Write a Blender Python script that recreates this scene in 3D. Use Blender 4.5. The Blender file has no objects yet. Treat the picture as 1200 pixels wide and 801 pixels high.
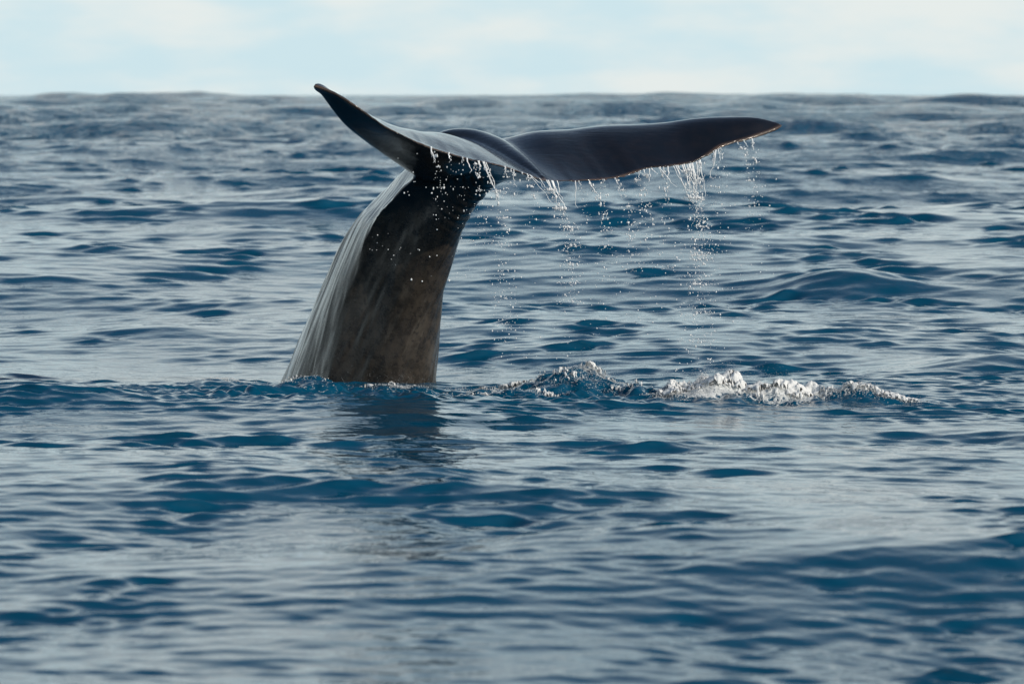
import bpy, math, random
import numpy as np
from mathutils import Vector

R = math.radians
rng = np.random.default_rng(11)
random.seed(5)
scene = bpy.context.scene
col = scene.collection

# ------------------------------------------------------------------ camera
CAM_H = 2.5                       # a small boat's deck above the mean sea level
F_PX = 4725.0                     # focal length in photograph pixels (1200 wide)
PITCH = math.atan(289.5 / F_PX)
cam_data = bpy.data.cameras.new('camera')
cam_data.sensor_width = 36.0
cam_data.lens = 36.0 * F_PX / 1200.0
cam_data.clip_start = 0.1
cam_data.clip_end = 30000.0
cam_data.dof.use_dof = True
cam_data.dof.focus_distance = 34.2
cam_data.dof.aperture_fstop = 3.6
cam = bpy.data.objects.new('camera', cam_data)
col.objects.link(cam)
cam.location = (0, 0, CAM_H)
cam.rotation_euler = (math.pi / 2 - PITCH, 0, 0)
scene.camera = cam

def P(px, py, d):
    """World point seen at photograph pixel (px, py), d metres ahead."""
    xc = (px - 600.0) / F_PX
    yc = -(py - 400.5) / F_PX
    dy = math.cos(PITCH) + yc * math.sin(PITCH)
    dz = -math.sin(PITCH) + yc * math.cos(PITCH)
    t = d / dy
    return np.array([xc * t, d, CAM_H + dz * t])

def G(px, py):
    """Point of the mean sea level at a photograph pixel."""
    xc = (px - 600.0) / F_PX
    yc = -(py - 400.5) / F_PX
    dy = math.cos(PITCH) + yc * math.sin(PITCH)
    dz = -math.sin(PITCH) + yc * math.cos(PITCH)
    t = -CAM_H / dz
    return np.array([xc * t, dy * t])

# ------------------------------------------------------------------ sky and sun
SUN_DIR = Vector((0.78, -0.44, 0.42)).normalized()     # towards the sun
SUN_EL = math.asin(SUN_DIR.z)
SUN_AZ = math.atan2(SUN_DIR.x, SUN_DIR.y)
world = bpy.data.worlds.new('World')
scene.world = world
world.use_nodes = True
wn, wl = world.node_tree.nodes, world.node_tree.links
wn.clear()
w_out = wn.new('ShaderNodeOutputWorld')
w_bg = wn.new('ShaderNodeBackground')
w_bg.inputs['Strength'].default_value = 0.10
sky = wn.new('ShaderNodeTexSky')
sky.sky_type = 'NISHITA'
sky.sun_disc = False
sky.sun_elevation = SUN_EL
sky.sun_rotation = SUN_AZ
sky.air_density = 1.0
sky.dust_density = 1.5
sky.ozone_density = 2.0
tc = wn.new('ShaderNodeTexCoord')
def wmath(op, a, b=None, c=None):
    n = wn.new('ShaderNodeMath'); n.operation = op
    for i, v in enumerate((a, b, c)):
        if v is None: continue
        if isinstance(v, (int, float)): n.inputs[i].default_value = v
        else: wl.new(v, n.inputs[i])
    return n.outputs[0]
sep = wn.new('ShaderNodeSeparateXYZ'); wl.new(tc.outputs['Generated'], sep.inputs[0])
# small, far cloud bank texture in direction space, and large cloud sheets overhead
map1 = wn.new('ShaderNodeMapping'); map1.inputs['Scale'].default_value = (10, 10, 34)
wl.new(tc.outputs['Generated'], map1.inputs[0])
n1 = wn.new('ShaderNodeTexNoise'); n1.inputs['Scale'].default_value = 1.5; n1.inputs['Detail'].default_value = 5
wl.new(map1.outputs[0], n1.inputs['Vector'])
den = wmath('ADD', wmath('ABSOLUTE', sep.outputs[2]), 0.12)
comb = wn.new('ShaderNodeCombineXYZ')
wl.new(wmath('DIVIDE', sep.outputs[0], den), comb.inputs[0])
wl.new(wmath('DIVIDE', sep.outputs[1], den), comb.inputs[1])
n2 = wn.new('ShaderNodeTexNoise'); n2.inputs['Scale'].default_value = 0.9; n2.inputs['Detail'].default_value = 6
n2.inputs['Roughness'].default_value = 0.55
wl.new(comb.outputs[0], n2.inputs['Vector'])
def wramp(v, a, b, lo, hi):
    n = wn.new('ShaderNodeMapRange'); n.interpolation_type = 'SMOOTHSTEP'
    n.inputs[1].default_value = a; n.inputs[2].default_value = b
    n.inputs[3].default_value = lo; n.inputs[4].default_value = hi
    wl.new(v, n.inputs[0]); return n.outputs[0]
cover = wramp(n2.outputs[0], 0.45, 0.70, 0.0, 0.25)
low = wramp(sep.outputs[2], 0.09, 0.52, 1.0, 0.0)          # the horizon is closed in by haze and far cloud
haze_fac = wmath('MAXIMUM', cover, wmath('MULTIPLY', low, 0.95))
cl_mix = wn.new('ShaderNodeMix'); cl_mix.data_type = 'RGBA'
wl.new(wramp(n1.outputs[0], 0.38, 0.62, 0.0, 1.0), cl_mix.inputs[0])
cl_mix.inputs[6].default_value = (6.3, 8.1, 8.7, 1)
cl_mix.inputs[7].default_value = (8.2, 8.75, 8.6, 1)
sk_mix = wn.new('ShaderNodeMix'); sk_mix.data_type = 'RGBA'
wl.new(haze_fac, sk_mix.inputs[0])
wl.new(sky.outputs[0], sk_mix.inputs[6])
wl.new(cl_mix.outputs[2], sk_mix.inputs[7])
wl.new(sk_mix.outputs[2], w_bg.inputs['Color'])
wl.new(w_bg.outputs[0], w_out.inputs['Surface'])

sun_data = bpy.data.lights.new('sun', 'SUN')
sun_data.energy = 3.2
sun_data.angle = R(0.53)
sun_data.color = (1.0, 0.91, 0.78)
sun = bpy.data.objects.new('sun', sun_data)
col.objects.link(sun)
sun.rotation_euler = SUN_DIR.to_track_quat('Z', 'Y').to_euler()
sun.location = (20, 0, 30)

scene.view_settings.view_transform = 'Standard'
scene.view_settings.look = 'None'
scene.view_settings.exposure = 0.0
scene.view_settings.gamma = 1.0

# ------------------------------------------------------------------ helpers
def tag(o, label=None, cat=None, group=None, kind=None):
    if label: o['label'] = label
    if cat: o['category'] = cat
    if group: o['group'] = group
    if kind: o['kind'] = kind
    return o

def mesh_from_arrays(name, verts, faces, smooth=True):
    """verts (n,3); faces (m,k) with one k for all."""
    verts = np.asarray(verts, np.float32); faces = np.asarray(faces, np.int32)
    me = bpy.data.meshes.new(name)
    k = faces.shape[1]
    me.vertices.add(len(verts)); me.vertices.foreach_set('co', verts.ravel())
    me.loops.add(faces.size); me.loops.foreach_set('vertex_index', faces.ravel())
    me.polygons.add(len(faces))
    me.polygons.foreach_set('loop_start', np.arange(0, faces.size, k, dtype=np.int32))
    me.polygons.foreach_set('loop_total', np.full(len(faces), k, dtype=np.int32))
    if smooth:
        me.polygons.foreach_set('use_smooth', np.ones(len(faces), dtype=bool))
    me.update(calc_edges=True)
    return me

def link(name, me, mat, parent=None):
    o = bpy.data.objects.new(name, me)
    col.objects.link(o)
    if mat: me.materials.append(mat)
    if parent: o.parent = parent
    return o

def float_attr(me, name, values):
    a = me.attributes.new(name, 'FLOAT', 'POINT')
    a.data.foreach_set('value', np.asarray(values, np.float32))

_lat = {}
def vnoise(p, seed=0):
    """Smooth value noise in [-1, 1]; p is (n,2) or (n,3) in lattice units."""
    p = np.asarray(p, np.float64)
    if seed not in _lat:
        _lat[seed] = np.random.default_rng(900 + seed).uniform(-1, 1, (32, 32, 32))
    L = _lat[seed]
    if p.shape[1] == 2: p = np.column_stack([p, np.zeros(len(p))])
    i = np.floor(p).astype(np.int64); f = p - i
    f = f * f * (3 - 2 * f)
    r = 0.0
    for a in (0, 1):
        wa = f[:, 0] if a else 1 - f[:, 0]
        for b in (0, 1):
            wb = f[:, 1] if b else 1 - f[:, 1]
            for c in (0, 1):
                wc = f[:, 2] if c else 1 - f[:, 2]
                r = r + wa * wb * wc * L[(i[:, 0] + a) & 31, (i[:, 1] + b) & 31, (i[:, 2] + c) & 31]
    return r
def fbm(p, octaves=3, seed=0):
    p = np.asarray(p, np.float64); s = 0; a = 1.0; t = 0
    for k in range(octaves):
        s = s + a * vnoise(p * 2.03 ** k + 7.1 * k, seed + k); t += a; a *= 0.5
    return s / t
def sstep(x, a, b):
    t = np.clip((x - a) / (b - a), 0, 1); return t * t * (3 - 2 * t)

class NT:
    """Small node-tree writer."""
    def __init__(self, name):
        self.m = bpy.data.materials.new(name); self.m.use_nodes = True
        self.n = self.m.node_tree.nodes; self.l = self.m.node_tree.links
        self.n.clear()
        self.out = self.n.new('ShaderNodeOutputMaterial')
    def node(self, t, **kw):
        n = self.n.new(t)
        for k, v in kw.items(): setattr(n, k, v)
        return n
    def set(self, n, **kw):
        for k, v in kw.items():
            s = n.inputs[k.replace('_', ' ')]
            if hasattr(v, 'is_linked') or hasattr(v, 'links'): self.l.new(v, s)
            else: s.default_value = v
        return n
    def put(self, sock, v):
        if hasattr(v, 'links'): self.l.new(v, sock)
        else: sock.default_value = v
    def math(self, op, a, b=0.0):
        n = self.n.new('ShaderNodeMath'); n.operation = op
        self.put(n.inputs[0], a); self.put(n.inputs[1], b); return n.outputs[0]
    def ramp(self, v, a, b, lo=0.0, hi=1.0):
        n = self.n.new('ShaderNodeMapRange'); n.interpolation_type = 'SMOOTHSTEP'
        self.put(n.inputs[0], v)
        for i, x in enumerate((a, b, lo, hi)): n.inputs[i + 1].default_value = x
        return n.outputs[0]
    def noise(self, vec, scale, detail=3, rough=0.5, dist=0.0):
        n = self.n.new('ShaderNodeTexNoise')
        self.l.new(vec, n.inputs['Vector'])
        n.inputs['Scale'].default_value = scale; n.inputs['Detail'].default_value = detail
        n.inputs['Roughness'].default_value = rough; n.inputs['Distortion'].default_value = dist
        return n.outputs[0]
    def mapping(self, vec, scale=(1, 1, 1), rot=(0, 0, 0)):
        n = self.n.new('ShaderNodeMapping'); self.l.new(vec, n.inputs[0])
        n.inputs['Scale'].default_value = scale; n.inputs['Rotation'].default_value = rot
        return n.outputs[0]
    def mix(self, f, a, b):
        n = self.n.new('ShaderNodeMix'); n.data_type = 'RGBA'
        self.put(n.inputs[0], f); self.put(n.inputs[6], a); self.put(n.inputs[7], b)
        return n.outputs[2]
    def bump(self, h, strength, dist, normal=None):
        n = self.n.new('ShaderNodeBump'); self.l.new(h, n.inputs['Height'])
        n.inputs['Strength'].default_value = strength; n.inputs['Distance'].default_value = dist
        if normal is not None: self.l.new(normal, n.inputs['Normal'])
        return n.outputs[0]

# ------------------------------------------------------------------ materials
def mat_sea():
    t = NT('sea_water')
    pos = t.node('ShaderNodeNewGeometry').outputs['Position']
    foam = t.node('ShaderNodeAttribute', attribute_name='foam').outputs['Fac']
    m1 = t.mapping(pos, (1.0, 1.25, 1.0), (0, 0, 0.25))
    h1 = t.noise(m1, 5.5, 3, 0.5, 0.3)
    h2 = t.noise(t.mapping(pos, (1.0, 1.2, 1.0), (0, 0, -0.4)), 17.0, 2, 0.5)
    h = t.math('ADD', t.math('MULTIPLY', h1, 1.0), t.math('MULTIPLY', h2, 0.22))
    nrm = t.bump(h, 1.0, 0.007)
    lod = t.node('ShaderNodeAttribute', attribute_name='coarse').outputs['Fac']     # ripples finer than the sheet's own facets
    h4 = t.noise(t.mapping(pos, (1.0, 1.15, 1.0), (0, 0, 0.1)), 2.6, 3, 0.55, 0.3)
    nrm = t.bump(t.math('MULTIPLY', h4, t.ramp(lod, 0.09, 0.26)), 1.0, 0.12, nrm)
    h3 = t.noise(t.mapping(pos, (1.0, 1.2, 1.0), (0, 0, 0.15)), 0.9, 3, 0.6, 0.4)
    nrm = t.bump(t.math('MULTIPLY', h3, t.ramp(lod, 0.3, 1.4)), 1.0, 0.75, nrm)
    water = t.node('ShaderNodeBsdfPrincipled')
    t.set(water, Base_Color=(0.001, 0.056, 0.112, 1), Roughness=0.02, IOR=1.333)
    t.l.new(nrm, water.inputs['Normal'])
    fn = t.noise(pos, 30.0, 6, 0.72, 0.6)
    fn2 = t.noise(pos, 8.0, 4, 0.65, 1.2)
    fsum = t.math('ADD', t.math('MULTIPLY', fn, 0.6), t.math('MULTIPLY', fn2, 0.4))
    lim = t.math('SUBTRACT', 0.78, t.math('MULTIPLY', foam, 0.52))
    ff = t.ramp(t.math('SUBTRACT', fsum, lim), -0.01, 0.07)
    ff = t.math('MULTIPLY', ff, t.ramp(foam, 0.02, 0.2))
    fo = t.node('ShaderNodeBsdfPrincipled')
    t.set(fo, Base_Color=(0.72, 0.75, 0.75, 1), Roughness=0.55)
    t.l.new(t.bump(fn, 0.8, 0.03), fo.inputs['Normal'])
    mx = t.node('ShaderNodeMixShader')
    t.l.new(ff, mx.inputs[0]); t.l.new(water.outputs[0], mx.inputs[1]); t.l.new(fo.outputs[0], mx.inputs[2])
    t.l.new(mx.outputs[0], t.out.inputs['Surface'])
    return t.m

def mat_skin():
    t = NT('whale_skin')
    pos = t.node('ShaderNodeNewGeometry').outputs['Position']
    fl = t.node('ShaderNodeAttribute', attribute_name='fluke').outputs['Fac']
    # mottled grey-brown skin with paler scrape streaks along the stock, plus painted sky sheen on its back
    rot = (0, R(24), 0)
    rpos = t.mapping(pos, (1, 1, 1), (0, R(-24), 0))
    sheen_streak = t.noise(t.mapping(rpos, (6.0, 6.0, 0.45)), 1.2, 4, 0.6)
    streak = t.noise(t.mapping(rpos, (9.0, 9.0, 0.8)), 1.2, 5, 0.62)
    mott = t.noise(pos, 9.0, 5, 0.62)
    spots = t.noise(t.mapping(pos, (1, 1, 0.8)), 24.0, 2, 0.5)
    base = t.mix(t.ramp(mott, 0.33, 0.68), (0.018, 0.015, 0.012, 1), (0.044, 0.036, 0.028, 1))
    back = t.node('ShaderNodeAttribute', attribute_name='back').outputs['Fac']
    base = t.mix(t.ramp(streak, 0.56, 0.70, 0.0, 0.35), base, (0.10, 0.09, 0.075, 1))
    base = t.mix(t.math('MULTIPLY', back, t.ramp(sheen_streak, 0.45, 0.56, 0.0, 1.0)), base, (0.36, 0.37, 0.36, 1))  # pale streaks: the sky's reflection on the back side, painted into the colour
    base = t.mix(t.ramp(spots, 0.60, 0.67, 0.0, 0.75), base, (0.013, 0.011, 0.010, 1))
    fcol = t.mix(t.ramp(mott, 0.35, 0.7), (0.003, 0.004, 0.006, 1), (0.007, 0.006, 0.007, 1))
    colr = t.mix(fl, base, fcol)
    edge = t.node('ShaderNodeAttribute', attribute_name='lit_rim').outputs['Fac']
    colr = t.mix(edge, colr, (0.11, 0.072, 0.052, 1))  # sunlit brown of the trailing edge put into the colour
    fine = t.noise(t.mapping(rpos, (3.0, 3.0, 1.0)), 42.0, 4, 0.6)
    hh = t.math('ADD', t.math('MULTIPLY', streak, 0.6), t.math('MULTIPLY', fine, 0.25))
    span_l = t.noise(t.mapping(pos, (1.3, 9.0, 16.0), (0, 0, 0)), 2.2, 5, 0.65)
    hh = t.math('ADD', hh, t.math('MULTIPLY', t.math('MULTIPLY', span_l, fl), 1.1))
    nrm = t.bump(t.math('MULTIPLY', hh, t.ramp(fl, 0.0, 1.0, 1.0, 0.3)), 0.55, 0.025)
    b = t.node('ShaderNodeBsdfPrincipled')
    ior = t.ramp(fl, 0.0, 1.0, 1.40, 1.43)
    rough = t.math('ADD', t.ramp(mott, 0.3, 0.7, 0.22, 0.34), t.math('MULTIPLY', fl, -0.18))
    t.set(b, Base_Color=colr, Roughness=rough, IOR=ior, Coat_Weight=t.math('MULTIPLY', t.ramp(fl, 0.0, 1.0, 0.75, 0.6), t.ramp(t.math('ADD', sheen_streak, t.math('MULTIPLY', fl, 0.3)), 0.40, 0.60, 0.08, 1.0)), Coat_Roughness=0.09, Coat_IOR=1.4)
    t.l.new(nrm, b.inputs['Normal'])
    t.l.new(b.outputs[0], t.out.inputs['Surface'])
    return t.m

def mat_drop():
    t = NT('falling_water')
    b = t.node('ShaderNodeBsdfPrincipled')
    t.set(b, Base_Color=(0.95, 0.97, 0.98, 1), Roughness=0.15, IOR=1.333, Transmission_Weight=0.2)
    t.l.new(b.outputs[0], t.out.inputs['Surface'])
    return t.m

def mat_foam():
    t = NT('white_foam')
    pos = t.node('ShaderNodeNewGeometry').outputs['Position']
    n = t.noise(pos, 60.0, 3, 0.6)
    b = t.node('ShaderNodeBsdfPrincipled')
    t.set(b, Base_Color=t.mix(n, (0.55, 0.58, 0.59, 1), (0.85, 0.85, 0.84, 1)), Roughness=0.85, IOR=1.2,
          Transmission_Weight=0.0, Subsurface_Weight=0.5, Subsurface_Radius=(0.02, 0.02, 0.02), Subsurface_Scale=1.0)
    t.l.new(t.bump(n, 0.5, 0.01), b.inputs['Normal'])
    t.l.new(b.outputs[0], t.out.inputs['Surface'])
    return t.m

M_SEA, M_SKIN, M_DROP, M_FOAM = mat_sea(), mat_skin(), mat_drop(), mat_foam()

# ------------------------------------------------------------------ the sea
# rows of the sheet: fine where the eye is, coarse far out; a full disc round the boat
r_rows = np.concatenate([
    np.geomspace(0.6, 11.0, 50, endpoint=False),
    np.geomspace(11.0, 31.0, 520, endpoint=False),
    np.linspace(31.0, 36.6, 270, endpoint=False),
    np.geomspace(36.6, 160.0, 860, endpoint=False),
    np.geomspace(160.0, 900.0, 330, endpoint=False),
    np.geomspace(900.0, 12000.0, 30)])
a_in = np.linspace(-R(9.2), R(9.2), 440)
a_mid = np.geomspace(R(9.24), R(25), 40)
a_out = np.linspace(R(28), R(180), 34)
a_cols = np.concatenate([-a_out[::-1][1:], -a_mid[::-1], a_in, a_mid, a_out])
nr, nc = len(r_rows), len(a_cols)
RR, AA = np.meshgrid(r_rows, a_cols, indexing='ij')
X = (RR * np.sin(AA)).ravel(); Y = (RR * np.cos(AA)).ravel()
dr = np.gradient(r_rows); da = np.gradient(a_cols)
spacing = np.maximum(np.repeat(dr, nc), (RR * np.abs(da)[None, :]).ravel())

def wave_set():
    """(kx, ky, amplitude, phase, wavelength): swell, wind sea and ripples."""
    w = []
    g = np.random.default_rng(21)
    # (length, height, heading, where a crest lies): long swell rolling in towards the boat
    for lam, amp, deg, crest in ((46.0, 0.15, 5, 61.0), (37.0, 0.08, -9, 63.0), (71.0, 0.16, 12, 64.0), (24.0, 0.04, -20, 60.0)):
        th = R(deg); k = 2 * math.pi / lam
        w.append((k * math.sin(th), k * math.cos(th), amp, -k * crest, lam))
    n = 200
    lam = np.geomspace(0.15, 13.0, n)
    for i in range(n):
        L = lam[i] * g.uniform(0.9, 1.1)
        k = 2 * math.pi / L
        th = R(g.normal(3, 29 if L < 4 else 32))
        slope = 0.0178 if L < 0.42 else (0.0098 if L < 1.2 else (0.0045 if L < 4 else 0.0095))
        a = slope * g.uniform(0.5, 1.4) / k
        w.append((k * math.sin(th), k * math.cos(th), a, g.uniform(0, 6.28), L))
    return w
WAVES = wave_set()
SWELL_0 = sum(a * math.cos(kx * -0.8 + ky * 34.5 + ph) for kx, ky, a, ph, lam in WAVES if lam > 14)

# single larger waves that stand out of the chop: pixel, half width, half depth (m), height, turn
RIDGES = [(700, 712, 0.75, 0.42, 0.10, -4), (1090, 748, 0.95, 0.45, 0.12, -9), (430, 663, 0.55, 0.30, 0.05, 3),
          (330, 725, 0.8, 0.3, 0.05, -4), (990, 352, 0.85, 0.75, 0.22, 5), (1180, 432, 0.9, 0.6, 0.16, 12),
          (40, 480, 0.75, 0.5, 0.10, -6), (460, 500, 0.8, 0.4, 0.07, 3), (880, 505, 1.2, 0.4, 0.07, -5),
          (300, 315, 0.8, 0.9, 0.10, 4), (1000, 232, 5.0, 2.6, 0.42, 0), (60, 202, 3.4, 2.6, 0.42, 0),
          (780, 228, 3.6, 2.4, 0.36, 0), (420, 240, 2.4, 2.0, 0.25, 4), (110, 262, 1.8, 1.8, 0.22, 0),
          (950, 190, 4.5, 3.0, 0.38, 0), (930, 126, 12.0, 8.0, 0.8, 0), (215, 127, 12.0, 8.0, 1.1, 0), (1080, 126, 20.0, 9.0, 0.7, 0), (130, 127, 9.0, 8.0, 0.8, 0), (560, 127, 10.0, 8.0, 0.6, 0),
          (550, 395, 0.7, 0.4, 0.06, 0), (180, 390, 0.7, 0.4, 0.06, 2)]

def splash_fields(x, y):
    """Churned water round the tail: extra height and foam cover (0..1)."""
    h = np.zeros_like(x); foam = np.zeros_like(x); churn = np.zeros_like(x)
    n1 = fbm(np.column_stack([x, y]) / 0.42, 4, 1)
    n2 = fbm(np.column_stack([x, y]) / 0.13 + 31, 3, 5)
    def blob(px, py, sx, sy):
        c = G(px, py)
        return np.exp(-((x - c[0]) / sx) ** 2 - ((y - c[1]) / sy) ** 2)
    b = blob(560, 470, 2.6, 0.8); churn = np.maximum(churn, b)
    churn = np.maximum(churn, blob(290, 474, 1.1, 0.8)); churn = np.maximum(churn, blob(900, 470, 1.3, 0.6))
    h = h + 0.085 * b * (n1 - 0.45) + 0.062 * churn * n2
    b = blob(688, 462, 0.36, 0.38); h = h + b * (0.15 + 0.08 * n1 + 0.05 * n2); foam = np.maximum(foam, 0.50 * b)
    b = blob(645, 466, 0.42, 0.36); h = h + b * (0.10 + 0.06 * n1); foam = np.maximum(foam, 0.38 * b)
    b = blob(835, 471, 0.38, 0.30); h = h + b * (0.07 + 0.05 * n1 + 0.04 * n2); foam = np.maximum(foam, 1.25 * b)
    b = blob(915, 471, 0.52, 0.26); h = h + b * (0.06 + 0.05 * n1 + 0.04 * n2); foam = np.maximum(foam, 1.1 * b)
    b = blob(1010, 471, 0.34, 0.22); h = h + b * (0.06 + 0.03 * n1); foam = np.maximum(foam, 0.6 * b)
    b = blob(760, 468, 0.4, 0.25); h = h + b * (0.05 + 0.05 * n1 + 0.03 * n2); foam = np.maximum(foam, 0.35 * b)
    b = blob(250, 464, 0.5, 0.35); h = h + b * (0.06 + 0.04 * n1); foam = np.maximum(foam, 0.38 * b)
    b = blob(370, 470, 0.75, 0.40); h = h + b * (0.02 + 0.05 * n1); foam = np.maximum(foam, 0.38 * b)
    b = blob(470, 470, 0.6, 0.3); h = h + b * (0.01 + 0.05 * n1); foam = np.maximum(foam, 0.42 * b)
    b = blob(590, 462, 0.85, 0.5); foam = np.maximum(foam, 0.46 * b)
    foam = np.clip(1.02 * np.clip(foam, 0, 1.6) ** 0.7 - 0.10, 0, 1.0)
    return h, foam, churn

def sea_height(x, y, sp, want_shift=True):
    xy = np.column_stack([x, y])
    gust = np.exp(1.5 * fbm(xy / np.array([0.9, 1.6]), 3, 9) + 0.35 * vnoise(xy / np.array([5.0, 9.0]), 13)) * 0.85
    gust = np.clip(gust, 0.40, 2.2)
    r0 = np.hypot(x, y)
    mid_sea = 0.82 + 0.93 * sstep(r0, 33, 58); far_sea = 1 + 1.35 * sstep(r0, 45, 115)      # rougher out beyond the boat's lee
    z = np.zeros_like(x); sx = np.zeros_like(x); sy = np.zeros_like(x); zs = np.zeros_like(x); zm = np.zeros_like(x)
    for kx, ky, a, ph, lam in WAVES:
        if lam < 0.42: amp = a * gust
        elif lam < 1.2: amp = a * gust * mid_sea
        elif lam < 2.0: amp = a * gust * far_sea
        elif lam < 5: amp = a * (0.5 + 0.5 * gust) * far_sea
        else: amp = a
        amp = amp * sstep(lam / sp, 2.2, 4.5)
        t = kx * x + ky * y + ph
        c = amp * np.cos(t)
        if lam < 2.0: zs += c
        elif lam < 14: zm += c
        else: z += c
        if want_shift and lam < 14:
            s = amp * np.sin(t) * 0.9; k = math.hypot(kx, ky)
            sx -= s * kx / k; sy -= s * ky / k
    # wind blows towards the boat: wave fronts on this side are steeper than their backs
    zs = zs + 9.0 * np.clip(zs, -0.03, 0.05) * np.abs(zs)
    rise = 1 + 1.5 * sstep(np.hypot(x, y), 80, 260)          # the outer sea runs higher
    z = (z - SWELL_0 + zm) * rise + zs
    rr = np.hypot(x, y)
    outer = sstep(rr, 130, 380)
    z = z + outer * (0.9 * fbm(xy / np.array([22.0, 26.0]), 2, 40) + 0.75 * vnoise(xy / np.array([60.0, 45.0]), 46) + 0.35
                     + 0.30 * fbm(xy / np.array([4.5, 20.0]), 2, 43))
    if want_shift: sy -= 1.5 * zs + 0.8 * zm
    for px, py, wx, wy, a, deg in RIDGES:
        c = G(px, py); th = R(deg)
        u = (x - c[0]) * math.cos(th) + (y - c[1]) * math.sin(th)
        v = -(x - c[0]) * math.sin(th) + (y - c[1]) * math.cos(th)
        if py > 480: a = 0.5 * a
        z += a * np.exp(-(u / wx) ** 2) * np.exp(-np.where(v < 0, v / wy, v / (1.8 * wy)) ** 2)
    hs, foam, churn = splash_fields(x, y)
    return z * 1.0 + hs, sx, sy, foam

Z, SX, SY, FOAM = sea_height(X, Y, spacing)
verts = np.column_stack([X + SX, Y + SY, Z])
ii = np.arange(nr - 1)[:, None]; jj = np.arange(nc - 1)[None, :]
faces = np.stack([ii * nc + jj, ii * nc + jj + 1, (ii + 1) * nc + jj + 1, (ii + 1) * nc + jj], -1).reshape(-1, 4)
faces = faces[:, ::-1]
sea_me = mesh_from_arrays('sea', verts, faces)
float_attr(sea_me, 'foam', FOAM)
float_attr(sea_me, 'coarse', spacing)
sea = tag(link('sea', sea_me, M_SEA), 'choppy dark blue open sea reflecting the pale sky', 'sea', kind='structure')

def sea_at(px, py):
    """Height of the sea near a pixel's sea-level point."""
    c = G(px, py)
    z = sea_height(np.array([c[0]]), np.array([c[1]]), np.array([0.03]), False)[0][0]
    return c[0], c[1], z

# ------------------------------------------------------------------ the whale's tail
def catmull(pts, n):
    """Resample a list of equal-length tuples with a Catmull-Rom spline."""
    p = np.array(pts, float); m = len(p)
    p = np.vstack([2 * p[0] - p[1], p, 2 * p[-1] - p[-2]])
    out = []
    for t in np.linspace(0, m - 1 - 1e-6, n):
        i = int(t); f = t - i
        a, b, c, d = p[i], p[i + 1], p[i + 2], p[i + 3]
        out.append(0.5 * (2 * b + (c - a) * f + (2 * a - 5 * b + 4 * c - d) * f * f + (3 * b - a - 3 * c + d) * f ** 3))
    return np.array(out)

YAW = R(38)
VEN = np.array([math.sin(YAW), -math.cos(YAW), 0.0])
LAT = np.array([math.cos(YAW), math.sin(YAW), 0.0])

def loft(rings):
    """Closed tube through rings (n, m, 3) with fan caps."""
    n, m, _ = rings.shape
    v = list(rings.reshape(-1, 3)); f = []
    for i in range(n - 1):
        for j in range(m):
            a = i * m + j; b = i * m + (j + 1) % m
            f.append((a, b, b + m)); f.append((a, b + m, a + m))
    for base, ring, flip in ((0, rings[0], True), ((n - 1) * m, rings[-1], False)):
        c = len(v); v.append(ring.mean(0))
        for j in range(m):
            a, b = base + j, base + (j + 1) % m
            f.append((c, b, a) if flip else (c, a, b))
    return np.array(v), np.array(f)

# tail stock: left (back) and right (belly) outline, sideways half width, sideways keel
LEVELS = [(286, 540, 505, 560, 0.66, 0.0), (308, 488, 508, 506, 0.62, 0.0), (331, 438, 510, 456, 0.57, 0.0), (349.5, 395, 513, 412, 0.52, 0.0),
          (366, 359, 517, 370, 0.475, 0.0), (382, 320, 523, 336, 0.43, 0.02), (396, 290, 533, 300, 0.395, 0.08),
          (414, 260, 546, 264, 0.36, 0.20), (438, 227, 563, 237, 0.32, 0.42), (464, 197, 584, 217, 0.29, 0.60),
          (498, 176, 607, 208, 0.26, 0.55), (530, 166, 628, 208, 0.20, 0.30)]
lv = catmull(LEVELS, 60)
rings = []
NTH = 56
for lx, ly, rx, ry, B, keel in lv:
    cx, cy = (lx + rx) / 2, (ly + ry) / 2
    d = 35.5 - (cx - 420) * 0.0095
    c = P(cx, cy, d)
    e = P(rx, ry, d) - c
    w = math.hypot(e[0], 0)
    bx = B * LAT[0]
    ax = math.sqrt(max(w * w - bx * bx, (0.45 * w) ** 2))
    A = VEN * (ax / VEN[0]); A = A + np.array([0, 0, e[2]])
    th = np.linspace(0, 2 * math.pi, NTH, endpoint=False)
    s = np.sin(th)
    tt = np.clip((cy - 230) / 200.0, 0, 1)
    tr = R(78 - 15 * tt)                           # where the side ridge sits round the section
    tm = (th + math.pi) % (2 * math.pi) - math.pi
    kn = np.array([-math.pi, -tr, 0.0, tr, math.pi]); amp_r = np.array([1.0, 1.05, 1.0, 1.05, 1.0])
    pc = np.interp(tm, kn, np.cos(kn) * amp_r); ps = np.interp(tm, kn, np.sin(kn) * amp_r)
    mixp = np.where(np.abs(tm) > tr, 0.78 - 0.18 * tt, (0.78 - 0.18 * tt) * sstep(np.abs(tm), 0.35 * tr, tr))
    cth = (1 - mixp) * np.cos(th) + mixp * pc; s = (1 - mixp) * s + mixp * ps
    lat = 1.06 * B * s * (1 + keel * np.abs(s) ** 7)
    # belly side a little narrower, like a keel
    lat = lat * (1 - 0.12 * np.clip(np.cos(th), 0, 1))
    offs = cth[:, None] * A + lat[:, None] * LAT
    # keep the outline's width whatever the section's shape
    fit = float(sstep(np.array(cy), 215, 262))
    x0_, x1_ = offs[:, 0].min(), offs[:, 0].max()
    offs = offs * (1 + fit * (2 * w / (x1_ - x0_) - 1))
    offs[:, 0] -= fit * (offs[:, 0].min() + offs[:, 0].max()) / 2
    rings.append(c + offs)
stock_v, stock_f = loft(np.array(rings))

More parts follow.
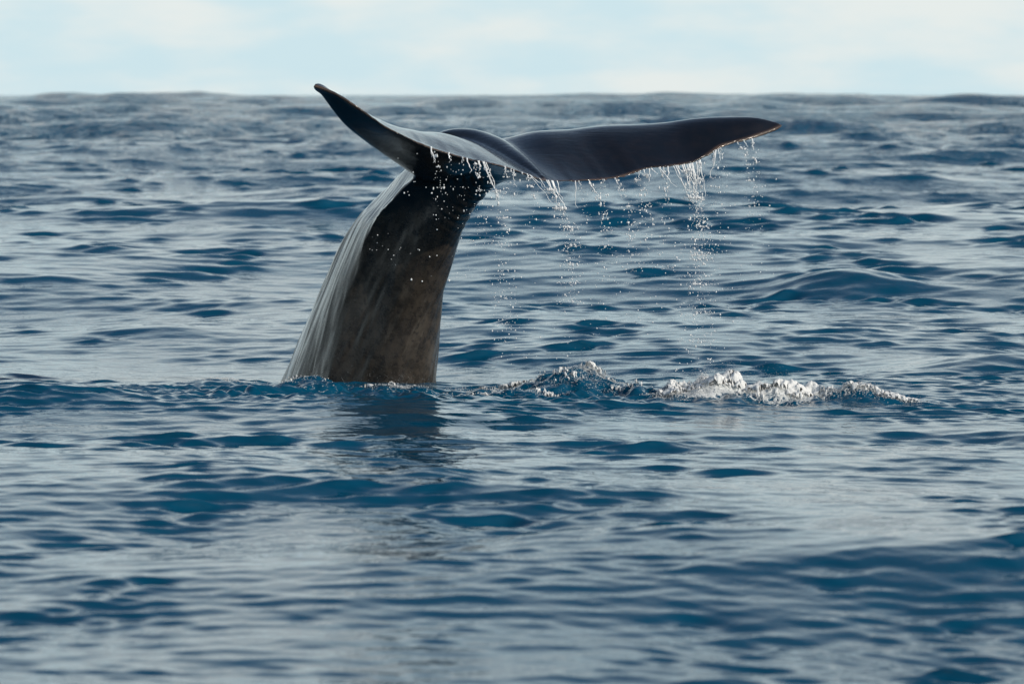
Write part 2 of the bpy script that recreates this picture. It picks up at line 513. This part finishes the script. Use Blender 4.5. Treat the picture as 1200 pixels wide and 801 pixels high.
# flukes: trailing edge (px, py, depth), leading edge (px, py, depth), thickness, camber
STATIONS = [(367.5, 101, 32.60, 368.5, 99.5, 32.66, .045, .00), (372, 102, 32.60, 370.5, 101.5, 32.74, .070, .00), (382, 105, 32.60, 377, 108.5, 32.76, .075, .01), (400, 113, 32.62, 390, 127, 32.86, .085, .015),
            (427, 131, 32.66, 405, 144, 33.02, .12, .03), (453, 149, 32.72, 423, 159, 33.26, .15, .05),
            (480, 163, 32.80, 445, 173, 33.56, .18, .07), (507, 174, 32.90, 470, 185, 33.98, .21, .10),
            (547, 186, 33.05, 497, 183, 34.45, .23, .09), (587, 194.5, 33.20, 517, 176, 34.80, .24, .03),
            (614, 203.5, 33.32, 532, 173, 34.90, .24, -.02), (636, 211, 33.46, 550, 172, 35.00, .24, -.04),
            (654, 212.5, 33.70, 574, 172, 35.05, .24, .0), (685, 212.5, 33.98, 608, 173, 35.12, .23, .11),
            (725, 208.5, 34.22, 652, 168, 35.18, .19, .12), (759, 198.5, 34.38, 697, 160.5, 35.22, .17, .10),
            (807, 192.5, 34.58, 770, 149, 35.25, .13, .05), (827, 184, 34.68, 812, 143, 35.24, .11, .04),
            (846, 172.5, 34.78, 846, 139.5, 35.22, .09, .03), (880, 163, 34.92, 884, 139, 35.20, .07, .02),
            (904, 154.5, 35.06, 907, 143.5, 35.18, .045, .0), (916, 148.3, 35.13, 917, 147, 35.16, .018, .0)]
st = catmull(STATIONS, 190)
Tp = np.array([P(*r[0:3]) for r in st]); Lp = np.array([P(*r[3:6]) for r in st])
nst = len(st)
jit = vnoise(np.column_stack([np.arange(nst) / 5.0, np.zeros(nst)]), 3) * 0.014 + vnoise(np.column_stack([np.arange(nst) / 1.7, np.zeros(nst)]), 4) * 0.010
span = np.gradient((Tp + Lp) / 2, axis=0)
cc = 0.5 - 0.5 * np.cos(np.linspace(0, math.pi, 26))
frings = []
for i in range(nst):
    T, L = Tp[i], Lp[i]
    ch = L - T; cl = np.linalg.norm(ch)
    nrm = np.cross(span[i], ch); nl = np.linalg.norm(nrm)
    nrm = nrm / nl if nl > 1e-9 else np.array([0, 0, 1.0])
    if nrm[2] < 0: nrm = -nrm
    nrm = nrm + np.array([0, 0, 0.6]); nrm /= np.linalg.norm(nrm)
    th, cam_ = st[i][6], st[i][7]
    x = 1 - cc                                    # 0 at the leading edge, 1 at the trailing edge
    half = th * 5 * 0.5 * (0.2969 * np.sqrt(x) - 0.126 * x - 0.3516 * x ** 2 + 0.2843 * x ** 3 - 0.1015 * x ** 4) * 2.0
    half = np.maximum(half, min(0.016, th * 0.5) * np.sqrt(np.clip(cc * 12, 0, 1)))
    mid = T + cc[:, None] * ch + (cc ** 1.6 * (1 - cc) / 0.177 * cam_)[:, None] * nrm
    mid = mid + (1 - cc)[:, None] ** 2 * jit[i] * (ch / max(cl, 1e-6)) * min(1, cl)
    up = mid + half[:, None] * nrm; lo = mid - (half * (1 + 1.6 * math.exp(-((st[i][0] - 543) / 42) ** 2) * sstep(cc, 0.0, 0.4)))[:, None] * nrm
    frings.append(np.vstack([up, lo[::-1][1:-1]]))
fl_v, fl_f = loft(np.array(frings))

# back ridge running over the root of the flukes down to the notch
hump = catmull([(498, 184, 35.0, .10), (520, 171.5, 34.95, .13), (545, 169, 34.85, .135), (572, 174, 34.6, .125), (598, 186, 34.2, .10), (620, 199, 33.8, .06), (636, 209, 33.52, .02)], 30)
hr = []
for i, (px, py, d, r) in enumerate(hump):
    c = P(px, py, d)
    j0, j1 = max(i - 1, 0), min(i + 1, len(hump) - 1)
    tn = P(*hump[j1][:3]) - P(*hump[j0][:3]); tn /= np.linalg.norm(tn)
    a = np.cross(tn, [0, 0, 1]); a /= np.linalg.norm(a); b = np.cross(a, tn)
    th = np.linspace(0, 2 * math.pi, 24, endpoint=False)
    hr.append(c + r * (np.cos(th)[:, None] * a * 1.25 + np.sin(th)[:, None] * b))
hu_v, hu_f = loft(np.array(hr))

off1 = len(stock_v); off2 = off1 + len(fl_v)
raw = mesh_from_arrays('raw', np.vstack([stock_v, fl_v, hu_v]), np.vstack([stock_f, fl_f + off1, hu_f + off2]))
import bmesh
bm = bmesh.new(); bm.from_mesh(raw); bmesh.ops.recalc_face_normals(bm, faces=bm.faces); bm.to_mesh(raw); bm.free()
raw_o = bpy.data.objects.new('raw', raw); col.objects.link(raw_o)
rm = raw_o.modifiers.new('remesh', 'REMESH'); rm.mode = 'VOXEL'; rm.voxel_size = 0.013
dg = bpy.context.evaluated_depsgraph_get()
body = bpy.data.meshes.new_from_object(raw_o.evaluated_get(dg))
bpy.data.objects.remove(raw_o)
nv = len(body.vertices)
V = np.empty(nv * 3, np.float32); body.vertices.foreach_get('co', V); V = V.reshape(-1, 3).astype(np.float64)
E = np.empty(len(body.edges) * 2, np.int32); body.edges.foreach_get('vertices', E); E = E.reshape(-1, 2)
deg = np.bincount(E.ravel(), minlength=nv)[:, None]
def laplace(A):
    s = np.zeros_like(A)
    for k in range(A.shape[1]):
        s[:, k] = np.bincount(E[:, 0], A[E[:, 1], k], nv) + np.bincount(E[:, 1], A[E[:, 0], k], nv)
    return s / deg - A
# how strongly each point is blended: most at the root where stock, ridge and flukes meet
root = P(535, 200, 34.5)
dT = np.full(nv, 9.0)
for i in range(0, nst, 1):
    dT = np.minimum(dT, np.linalg.norm(V - Tp[i], axis=1))
dL = np.full(nv, 9.0)
for i in range(0, nst, 1):
    dL = np.minimum(dL, np.linalg.norm(V - Lp[i], axis=1))
wroot = (1 - sstep(np.linalg.norm((V - root) / np.array([1.0, 1.35, 0.80]), axis=1), 0.40, 0.85)) * sstep(dT, 0.03, 0.22)
dH = np.full(nv, 9.0)
for px, py, d, r in hump:
    dH = np.minimum(dH, np.linalg.norm(V - P(px, py, d), axis=1) - r)
wroot *= 0.12 + 0.88 * sstep(dH, 0.0, 0.06)
w2 = 1 - sstep(np.linalg.norm(V - P(503, 196, 33.85), axis=1), 0.18, 0.50)
wroot = np.maximum(wroot, w2 * sstep(dT, 0.03, 0.15))
for it in range(80):
    V += 0.55 * wroot[:, None] * laplace(V)
wall = 0.15 + 0.85 * sstep(dT, 0.015, 0.10)
for it in range(10):
    V += 0.5 * wall[:, None] * laplace(V)
    V -= 0.51 * wall[:, None] * laplace(V)
    V += 0.25 * wall[:, None] * laplace(V)
# folds of skin under the root of the flukes, belly side
body.vertices.foreach_set('co', V.astype(np.float32).ravel()); body.update()
N = np.empty(nv * 3, np.float32); body.vertices.foreach_get('normal', N); N = N.reshape(-1, 3).astype(np.float64)
fc = P(548, 252, 33.95)
q = V - fc
rad = np.linalg.norm((V - P(585, 215, 33.7)) * np.array([1, 0.5, 1.25]), axis=1) + 0.03 * vnoise(V / 0.25, 6)
wf = np.exp(-(np.linalg.norm(q * np.array([1.0, 0.5, 1.0]), axis=1) / 0.24) ** 2)
V += N * (0.016 * wf * np.sin(rad * 2 * math.pi / 0.075))[:, None]
# long shallow furrows along the back, and an uneven side ridge
ca, sa = math.cos(R(24)), math.sin(R(24))
Q = np.column_stack([V[:, 0] * ca - V[:, 2] * sa, V[:, 1], V[:, 0] * sa + V[:, 2] * ca])
low_z = 1 - sstep(V[:, 2], 1.5, 1.9)
V += N * (low_z * (0.010 * vnoise(Q / np.array([0.10, 0.10, 0.7]), 14) + 0.005 * vnoise(Q / np.array([0.04, 0.04, 0.30]), 15)))[:, None]
# slow dents and lumps of the hide
V += N * (0.018 * vnoise(V / np.array([0.32, 0.32, 0.45]), 7) * (0.25 + 0.75 * sstep(dT, 0.05, 0.3)) * (0.3 + 0.7 * low_z))[:, None]
body.vertices.foreach_set('co', V.astype(np.float32).ravel())
body.polygons.foreach_set('use_smooth', np.ones(len(body.polygons), dtype=bool))
body.update()
# skin tone by height: darker and smoother towards the flukes, mottled stock below
zroot = np.minimum(dL, dT)
axis_pts = np.array([r.mean(0) for r in rings])
dax = np.full(nv, 9.0)
for a in axis_pts[:52]:
    dax = np.minimum(dax, np.linalg.norm(V - a, axis=1))
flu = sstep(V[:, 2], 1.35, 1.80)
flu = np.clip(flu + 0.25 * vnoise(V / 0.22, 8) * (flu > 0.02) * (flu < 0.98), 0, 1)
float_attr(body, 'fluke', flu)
lit_rimv = (1 - sstep(dT, 0.012, 0.045)) * np.clip(0.65 + 0.6 * vnoise(V / 0.12, 9), 0, 1) * 0.8  # narrow trailing edge band that carries the painted sunlight
float_attr(body, 'lit_rim', lit_rimv)
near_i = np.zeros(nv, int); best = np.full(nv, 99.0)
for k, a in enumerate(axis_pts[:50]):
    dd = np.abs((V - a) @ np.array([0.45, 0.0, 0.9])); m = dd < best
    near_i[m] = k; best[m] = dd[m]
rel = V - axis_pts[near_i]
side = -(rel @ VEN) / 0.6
back = sstep(side + 0.12 * vnoise(V / 0.3, 12), 0.10, 0.75) * (1 - flu) + 0.35 * sstep(side, 0.1, 0.8) * flu  # back side mask for the painted sky sheen
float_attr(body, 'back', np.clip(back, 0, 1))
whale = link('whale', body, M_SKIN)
whale.data.name = 'whale'
tag(whale, 'dark wet sperm whale tail with spread flukes raised out of the sea', 'whale')

# ------------------------------------------------------------------ falling water
bmi = bmesh.new(); bmesh.ops.create_icosphere(bmi, subdivisions=1, radius=1.0)
ICO_V = np.array([v.co[:] for v in bmi.verts]); ICO_F = np.array([[v.index for v in f.verts] for f in bmi.faces]); bmi.free()
OCT_V = np.array([(1, 0, 0), (-1, 0, 0), (0, 1, 0), (0, -1, 0), (0, 0, 1), (0, 0, -1)], float)
OCT_F = np.array([(0, 2, 4), (2, 1, 4), (1, 3, 4), (3, 0, 4), (2, 0, 5), (1, 2, 5), (3, 1, 5), (0, 3, 5)])
def beads_mesh(name, pos, rad):
    n = len(pos)
    v = OCT_V[None] * (rad[:, None, None] * rng.uniform(0.6, 1.4, (n, 6, 1))) + rng.normal(size=(n, 6, 3)) * rad[:, None, None] * 0.25 + pos[:, None, :]
    f = OCT_F[None] + (np.arange(n) * 6)[:, None, None]
    return mesh_from_arrays(name, v.reshape(-1, 3), f.reshape(-1, 3))
def drops_mesh(name, pos, rad, stretch):
    """pos (n,3), rad (n,), stretch (n,) vertical stretch -> one mesh of droplets."""
    n = len(pos)
    s = np.ones((n, 1, 3)) * rad[:, None, None]; s[:, 0, 2] *= stretch
    wob = 1 + 0.25 * rng.normal(size=(n, len(ICO_V), 1)).clip(-1.5, 1.5) * 0.6
    v = ICO_V[None] * s * wob + pos[:, None, :]
    f = ICO_F[None] + (np.arange(n) * len(ICO_V))[:, None, None]
    return mesh_from_arrays(name, v.reshape(-1, 3), f.reshape(-1, 3))

EDGE = np.column_stack([st[:, 0], st[:, 1], st[:, 2]])
def edge_at(px):
    i = np.argmin(np.abs(EDGE[:, 0] - px)); return EDGE[i]

def strand(p0, p1, r0, r1, n=14, seed=0):
    """Thin wavering thread of water between two points."""
    t = np.linspace(0, 1, n)
    g = np.random.default_rng(seed)
    c = p0[None] + t[:, None] * (p1 - p0)[None]
    ph = g.uniform(0, 6, 3)
    c[:, 0] += (0.012 * np.sin(t * 6 + ph[0]) + 0.007 * np.sin(t * 17 + ph[1])) * t; c[:, 1] += 0.010 * np.sin(t * 5 + ph[1]) * t
    r = (r0 + (r1 - r0) * t) * (1 + 0.45 * np.sin(t * 19 + ph[2]) * t)
    th = np.linspace(0, 2 * math.pi, 7, endpoint=False)
    rr = np.stack([c + r[:, None] * np.array([math.cos(a), math.sin(a), 0])[None] for a in th], 1)
    return loft(rr)

# edge pixel, strand length (px), sideways drift (px), drop-trail length (px), drops, threads, label
TRICKLES = [
    (508, 26, 5, 75, 26, 2, 'thin water trickle off the upturned fluke farthest from the notch'),
    (526, 12, 1, 70, 10, 1, 'short broken drip falling across the black underside of the upturned fluke'),
    (542, 20, 0, 62, 12, 1, 'single line of drops before the dark tail stock'),
    (556, 30, 7, 95, 60, 3, 'dense trickle running down in front of the tail stock folds'),
    (567, 52, 20, 190, 120, 3, 'long slanting thread of water beside the belly edge of the stock'),
    (592, 12, 2, 40, 16, 3, 'fringe of short drips where the fluke meets the open sea view'),
    (602, 20, 1, 40, 10, 1, 'straight short thread just short of the notch'),
    (616, 10, 6, 60, 24, 2, 'loose drops falling between the stock and the notch'),
    (639, 44, 24, 135, 260, 10, 'thick white stream pouring from the notch between the flukes'),
    (678, 8, 3, 45, 14, 1, 'tiny drip beside the notch stream under the broad fluke'),
    (690, 22, 12, 120, 60, 1, 'slanting row of drops under the broad fluke root'),
    (707, 10, 1, 60, 14, 2, 'pair of short drips under the middle of the broad fluke'),
    (724, 26, 10, 120, 70, 2, 'drop trail where the trailing edge starts to rise'),
    (745, 12, 3, 110, 40, 2, 'sparse drops under the rising trailing edge'),
    (757, 22, 1, 110, 45, 2, 'straight drop line beside the ragged water fringe on its notch side'),
    (777, 26, 4, 120, 60, 4, 'ragged white fringe of threads under the fluke scallop'),
    (803, 48, 15, 215, 420, 15, 'heaviest white cascade pouring from the scallop in the trailing edge'),
    (820, 28, 0, 150, 120, 4, 'wide thread falling beside the heaviest cascade'),
    (836, 16, 1, 70, 26, 1, 'thin drip where the trailing edge turns up to the tip'),
    (844, 22, 4, 50, 14, 2, 'two short threads under the upturned outer edge'),
    (866, 16, 8, 120, 50, 2, 'drop trail under the outer edge near the fluke tip'),
    (881, 20, 4, 110, 40, 1, 'last thin drip before the pointed fluke tip'),
]
PXM = 1 / 137.0
for i, (px, sl, drift, tl, nd, nthr, label) in enumerate(TRICKLES):
    ex, ey, ed = edge_at(px)
    top = P(px, ey - 1.0, ed - 0.01)
    g = np.random.default_rng(100 + i)
    root_o = None
    for k in range(nthr):
        o = g.normal(0, 1.0 + 1.1 * nthr) if nthr > 1 else 0
        e2 = edge_at(px + o)
        a = P(px + o, e2[1] - 1.0, e2[2] - 0.012)
        ln = sl * g.uniform(0.25, 1.0)
        conv = 0.55 if nthr > 3 else 0.9
        b = a + np.array([(drift * ln / sl + o * (conv - 1)) * PXM, g.normal(0, 0.015), -ln * PXM])
        v, f = strand(a, b, g.uniform(0.003, 0.0085), 0.0016, 18, 1000 + 20 * i + k)
        if root_o is None:
            root_o = link('water_trickle', mesh_from_arrays('water_trickle', v, f), M_DROP)
        else:
            link('thread', mesh_from_arrays('thread', v, f), M_DROP, root_o)
    tag(root_o, label, 'water trickle', 'trickles falling off the flukes')
    # drops that have broken off, spreading as they fall
    nd = int(nd * 2.0)
    t = g.uniform(0, 1, nd) ** 1.25
    # drops travel in little clusters
    t = np.clip(t + 0.03 * np.sin(t * 40 + i), 0, 1)
    fall = sl * 0.15 + t * tl
    spread = (0.6 + 0.7 * nthr ** 0.5) + t * (2.5 + 0.030 * tl)
    xo = drift * np.minimum(fall / sl, 1.0 + 0.35 * (fall / sl)) * (0.6 + 0.4 * np.exp(-t)) * np.minimum(1, 60 / np.maximum(fall, 1)) ** 0.35
    pos = np.column_stack([top[0] + (xo + g.normal(0, 1, nd) * spread) * PXM,
                           top[1] + g.normal(0, 0.05 + 0.10 * t), top[2] - fall * PXM])
    rad = np.exp(g.normal(math.log(0.0036), 0.5, nd)).clip(0.0016, 0.009) * (1 - 0.25 * t)
    stc = 1 + g.uniform(0, 1, nd) ** 2 * 2.2 * (1 - 0.6 * t)
    dm = link('droplets', drops_mesh('droplets', pos, rad, stc), M_DROP, root_o)
    tag(dm, kind='stuff')

# fine drops further down and over the water, and the few that fly past the stock
g = np.random.default_rng(77)
xs, ys, ds = [], [], []
def scatter(n, x0, x1, y0, y1, d0, d1, pw=1.0):
    xs.append(g.uniform(x0, x1, n)); ys.append(y0 + (y1 - y0) * g.uniform(0, 1, n) ** pw); ds.append(g.uniform(d0, d1, n))
scatter(90, 575, 690, 250, 420, 33.2, 33.8); scatter(170, 690, 860, 230, 400, 33.6, 34.3)
scatter(150, 790, 850, 260, 440, 33.9, 34.3); scatter(30, 860, 910, 200, 330, 34.5, 34.9)
scatter(22, 505, 560, 215, 330, 33.1, 33.5); scatter(12, 430, 500, 268, 300, 33.2, 33.6)
scatter(10, 440, 540, 290, 330, 33.2, 33.6); scatter(60, 575, 605, 300, 430, 33.3, 33.6); scatter(12, 455, 520, 180, 230, 32.6, 32.8)
xs, ys, ds = np.concatenate(xs), np.concatenate(ys), np.concatenate(ds)
pos = np.array([P(a, b, c) for a, b, c in zip(xs, ys, ds)])
rad = np.exp(g.normal(math.log(0.0037), 0.42, len(pos))).clip(0.002, 0.010)
tag(link('drifting_spray', drops_mesh('drifting_spray', pos, rad, np.ones(len(pos)) * 1.15), M_DROP),
    'fine scattered drops drifting in the air under the flukes', 'spray', kind='stuff')

# ------------------------------------------------------------------ foam and splash
def froth(name, label, spots, n, rmin, rmax, seed, fly=0.15):
    """spots: (px, py, half width m, half depth m, height m, weight). Small froth beads piled on the churned sea."""
    g = np.random.default_rng(seed)
    w = np.array([s[5] for s in spots], float); w /= w.sum()
    idx = g.choice(len(spots), n, p=w)
    S = np.array(spots, float)[idx]
    c = np.array([G(s[0], s[1]) for s in spots])[idx]
    x = c[:, 0] + g.normal(0, 0.55, n) * S[:, 2]; y = c[:, 1] + g.normal(0, 0.55, n) * S[:, 3]
    z0, sx, sy, fo = sea_height(x, y, np.full(n, 0.03))
    e = np.exp(-((x - c[:, 0]) / S[:, 2]) ** 2 - ((y - c[:, 1]) / S[:, 3]) ** 2)
    lump = np.clip(0.55 + 0.9 * fbm(np.column_stack([x, y]) / 0.16, 3, 20), 0.0, 1.6)
    keep = lump > 0.35 + 0.25 * g.uniform(-1, 1, n)
    zz = S[:, 4] * e * lump * g.uniform(0, 1, n) ** 0.6
    flyers = g.uniform(0, 1, n) < fly * 0.4
    zz = np.where(flyers, zz + np.abs(g.normal(0, 0.07, n)), zz)
    rad = g.uniform(rmin, rmax, n) * np.where(flyers, 0.4, 1.0)
    pos = np.column_stack([x + sx, y + sy, z0 + zz])[keep]
    o = link(name, beads_mesh(name, pos, rad[keep]), M_FOAM)
    return tag(o, label, 'foam', kind='stuff')

def froth_sheet(name, parent, spots, res, seed, cut):
    """Continuous lumpy froth lying on the churned water."""
    c = np.array([G(q[0], q[1]) for q in spots]); S = np.array(spots, float)
    x0, x1 = (c[:, 0] - 1.5 * S[:, 2]).min(), (c[:, 0] + 1.5 * S[:, 2]).max()
    y0, y1 = (c[:, 1] - 1.5 * S[:, 3]).min(), (c[:, 1] + 1.5 * S[:, 3]).max()
    gx, gy = np.meshgrid(np.arange(x0, x1, res), np.arange(y0, y1, res * 1.6))
    x, y = gx.ravel(), gy.ravel()
    z0, sx, sy, fo = sea_height(x, y, np.full(len(x), 0.03))
    e = np.zeros(len(x)); hh = np.zeros(len(x))
    for (cx, cy), q in zip(c, S):
        b = np.exp(-((x - cx) / q[2]) ** 2 - ((y - cy) / q[3]) ** 2)
        e = np.maximum(e, b * min(1.0, 0.55 + 0.3 * q[5])); hh = np.maximum(hh, q[4] * b)
    xy = np.column_stack([x, y])
    big = fbm(xy / 0.19 + seed, 2, 50)
    bil = 1 - np.abs(fbm(xy / 0.055 + seed, 2, 53)) * 2.2
    bil2 = 1 - np.abs(fbm(xy / 0.020, 2, 56)) * 2.0
    bil3 = vnoise(xy / 0.011, 59)
    up = hh * (0.40 + 0.8 * big) + np.sqrt(e) * (0.010 * bil + 0.008 * bil2 + 0.005 * bil3)
    keepv = e + 0.34 * big + 0.22 * (bil - 0.4) + 0.30 * (bil2 - 0.5) + 0.22 * bil3
    up = up + np.clip(keepv - cut, -0.4, 0.15) * 0.10
    v = np.column_stack([x + sx + 0.010 * vnoise(xy / 0.03, 61), y + sy + 0.012 * vnoise(xy / 0.03, 62), z0 + up])
    ny, nx = gx.shape
    i = np.arange(ny - 1)[:, None]; j = np.arange(nx - 1)[None, :]
    f = np.stack([i * nx + j, i * nx + j + 1, (i + 1) * nx + j + 1, (i + 1) * nx + j], -1).reshape(-1, 4)
    ok = (keepv > cut)[f].sum(1) >= 3
    f = f[ok]
    used, inv = np.unique(f, return_inverse=True)
    o = link(name, mesh_from_arrays(name, v[used], inv.reshape(-1, 4)), M_FOAM, parent)
    return tag(o, kind='stuff')

BANK = [(795, 472, .22, .16, .03, .7), (830, 471, .34, .24, .075, 2.0), (885, 471, .42, .22, .055, 2.0), (945, 471, .36, .2, .045, 1.3), (1010, 471, .26, .16, .05, .9), (1055, 472, .28, .10, .01, .4)]
PEAK = [(695, 462, .17, .18, .05, 1.0), (714, 464, .16, .14, .03, .6), (670, 466, .30, .25, .03, .5), (645, 470, .22, .2, .02, .3), (600, 462, .6, .35, .02, .8), (560, 470, .4, .25, .01, .4), (735, 468, .35, .2, .02, .35)]
COLLAR = [(258, 463, .28, .14, .02, .6), (225, 460, .35, .18, .01, .3), (345, 468, .45, .18, .0, .25), (410, 466, .45, .16, .0, .25), (475, 463, .20, .12, .02, .6), (545, 468, .4, .18, .0, .2)]
o = froth('breaking_foam', 'long low bank of bright white foam on the sea under the broad fluke', BANK, 15000, 0.0018, 0.0048, 301, 0.9)
froth_sheet('froth', o, BANK, 0.0075, 3.0, 0.62)
o = froth('splash_foam', 'peaked splash with foamy crest between the tail stock and the foam bank', PEAK, 7000, 0.0015, 0.0042, 302, 1.0)
froth_sheet('froth', o, PEAK, 0.0075, 9.0, 0.80)
o = froth('collar_foam', 'patchy foam flecks on the water round the foot of the tail stock', COLLAR, 3600, 0.0015, 0.0040, 303, 0.8)
froth_sheet('froth', o, COLLAR, 0.0085, 15.0, 0.74)
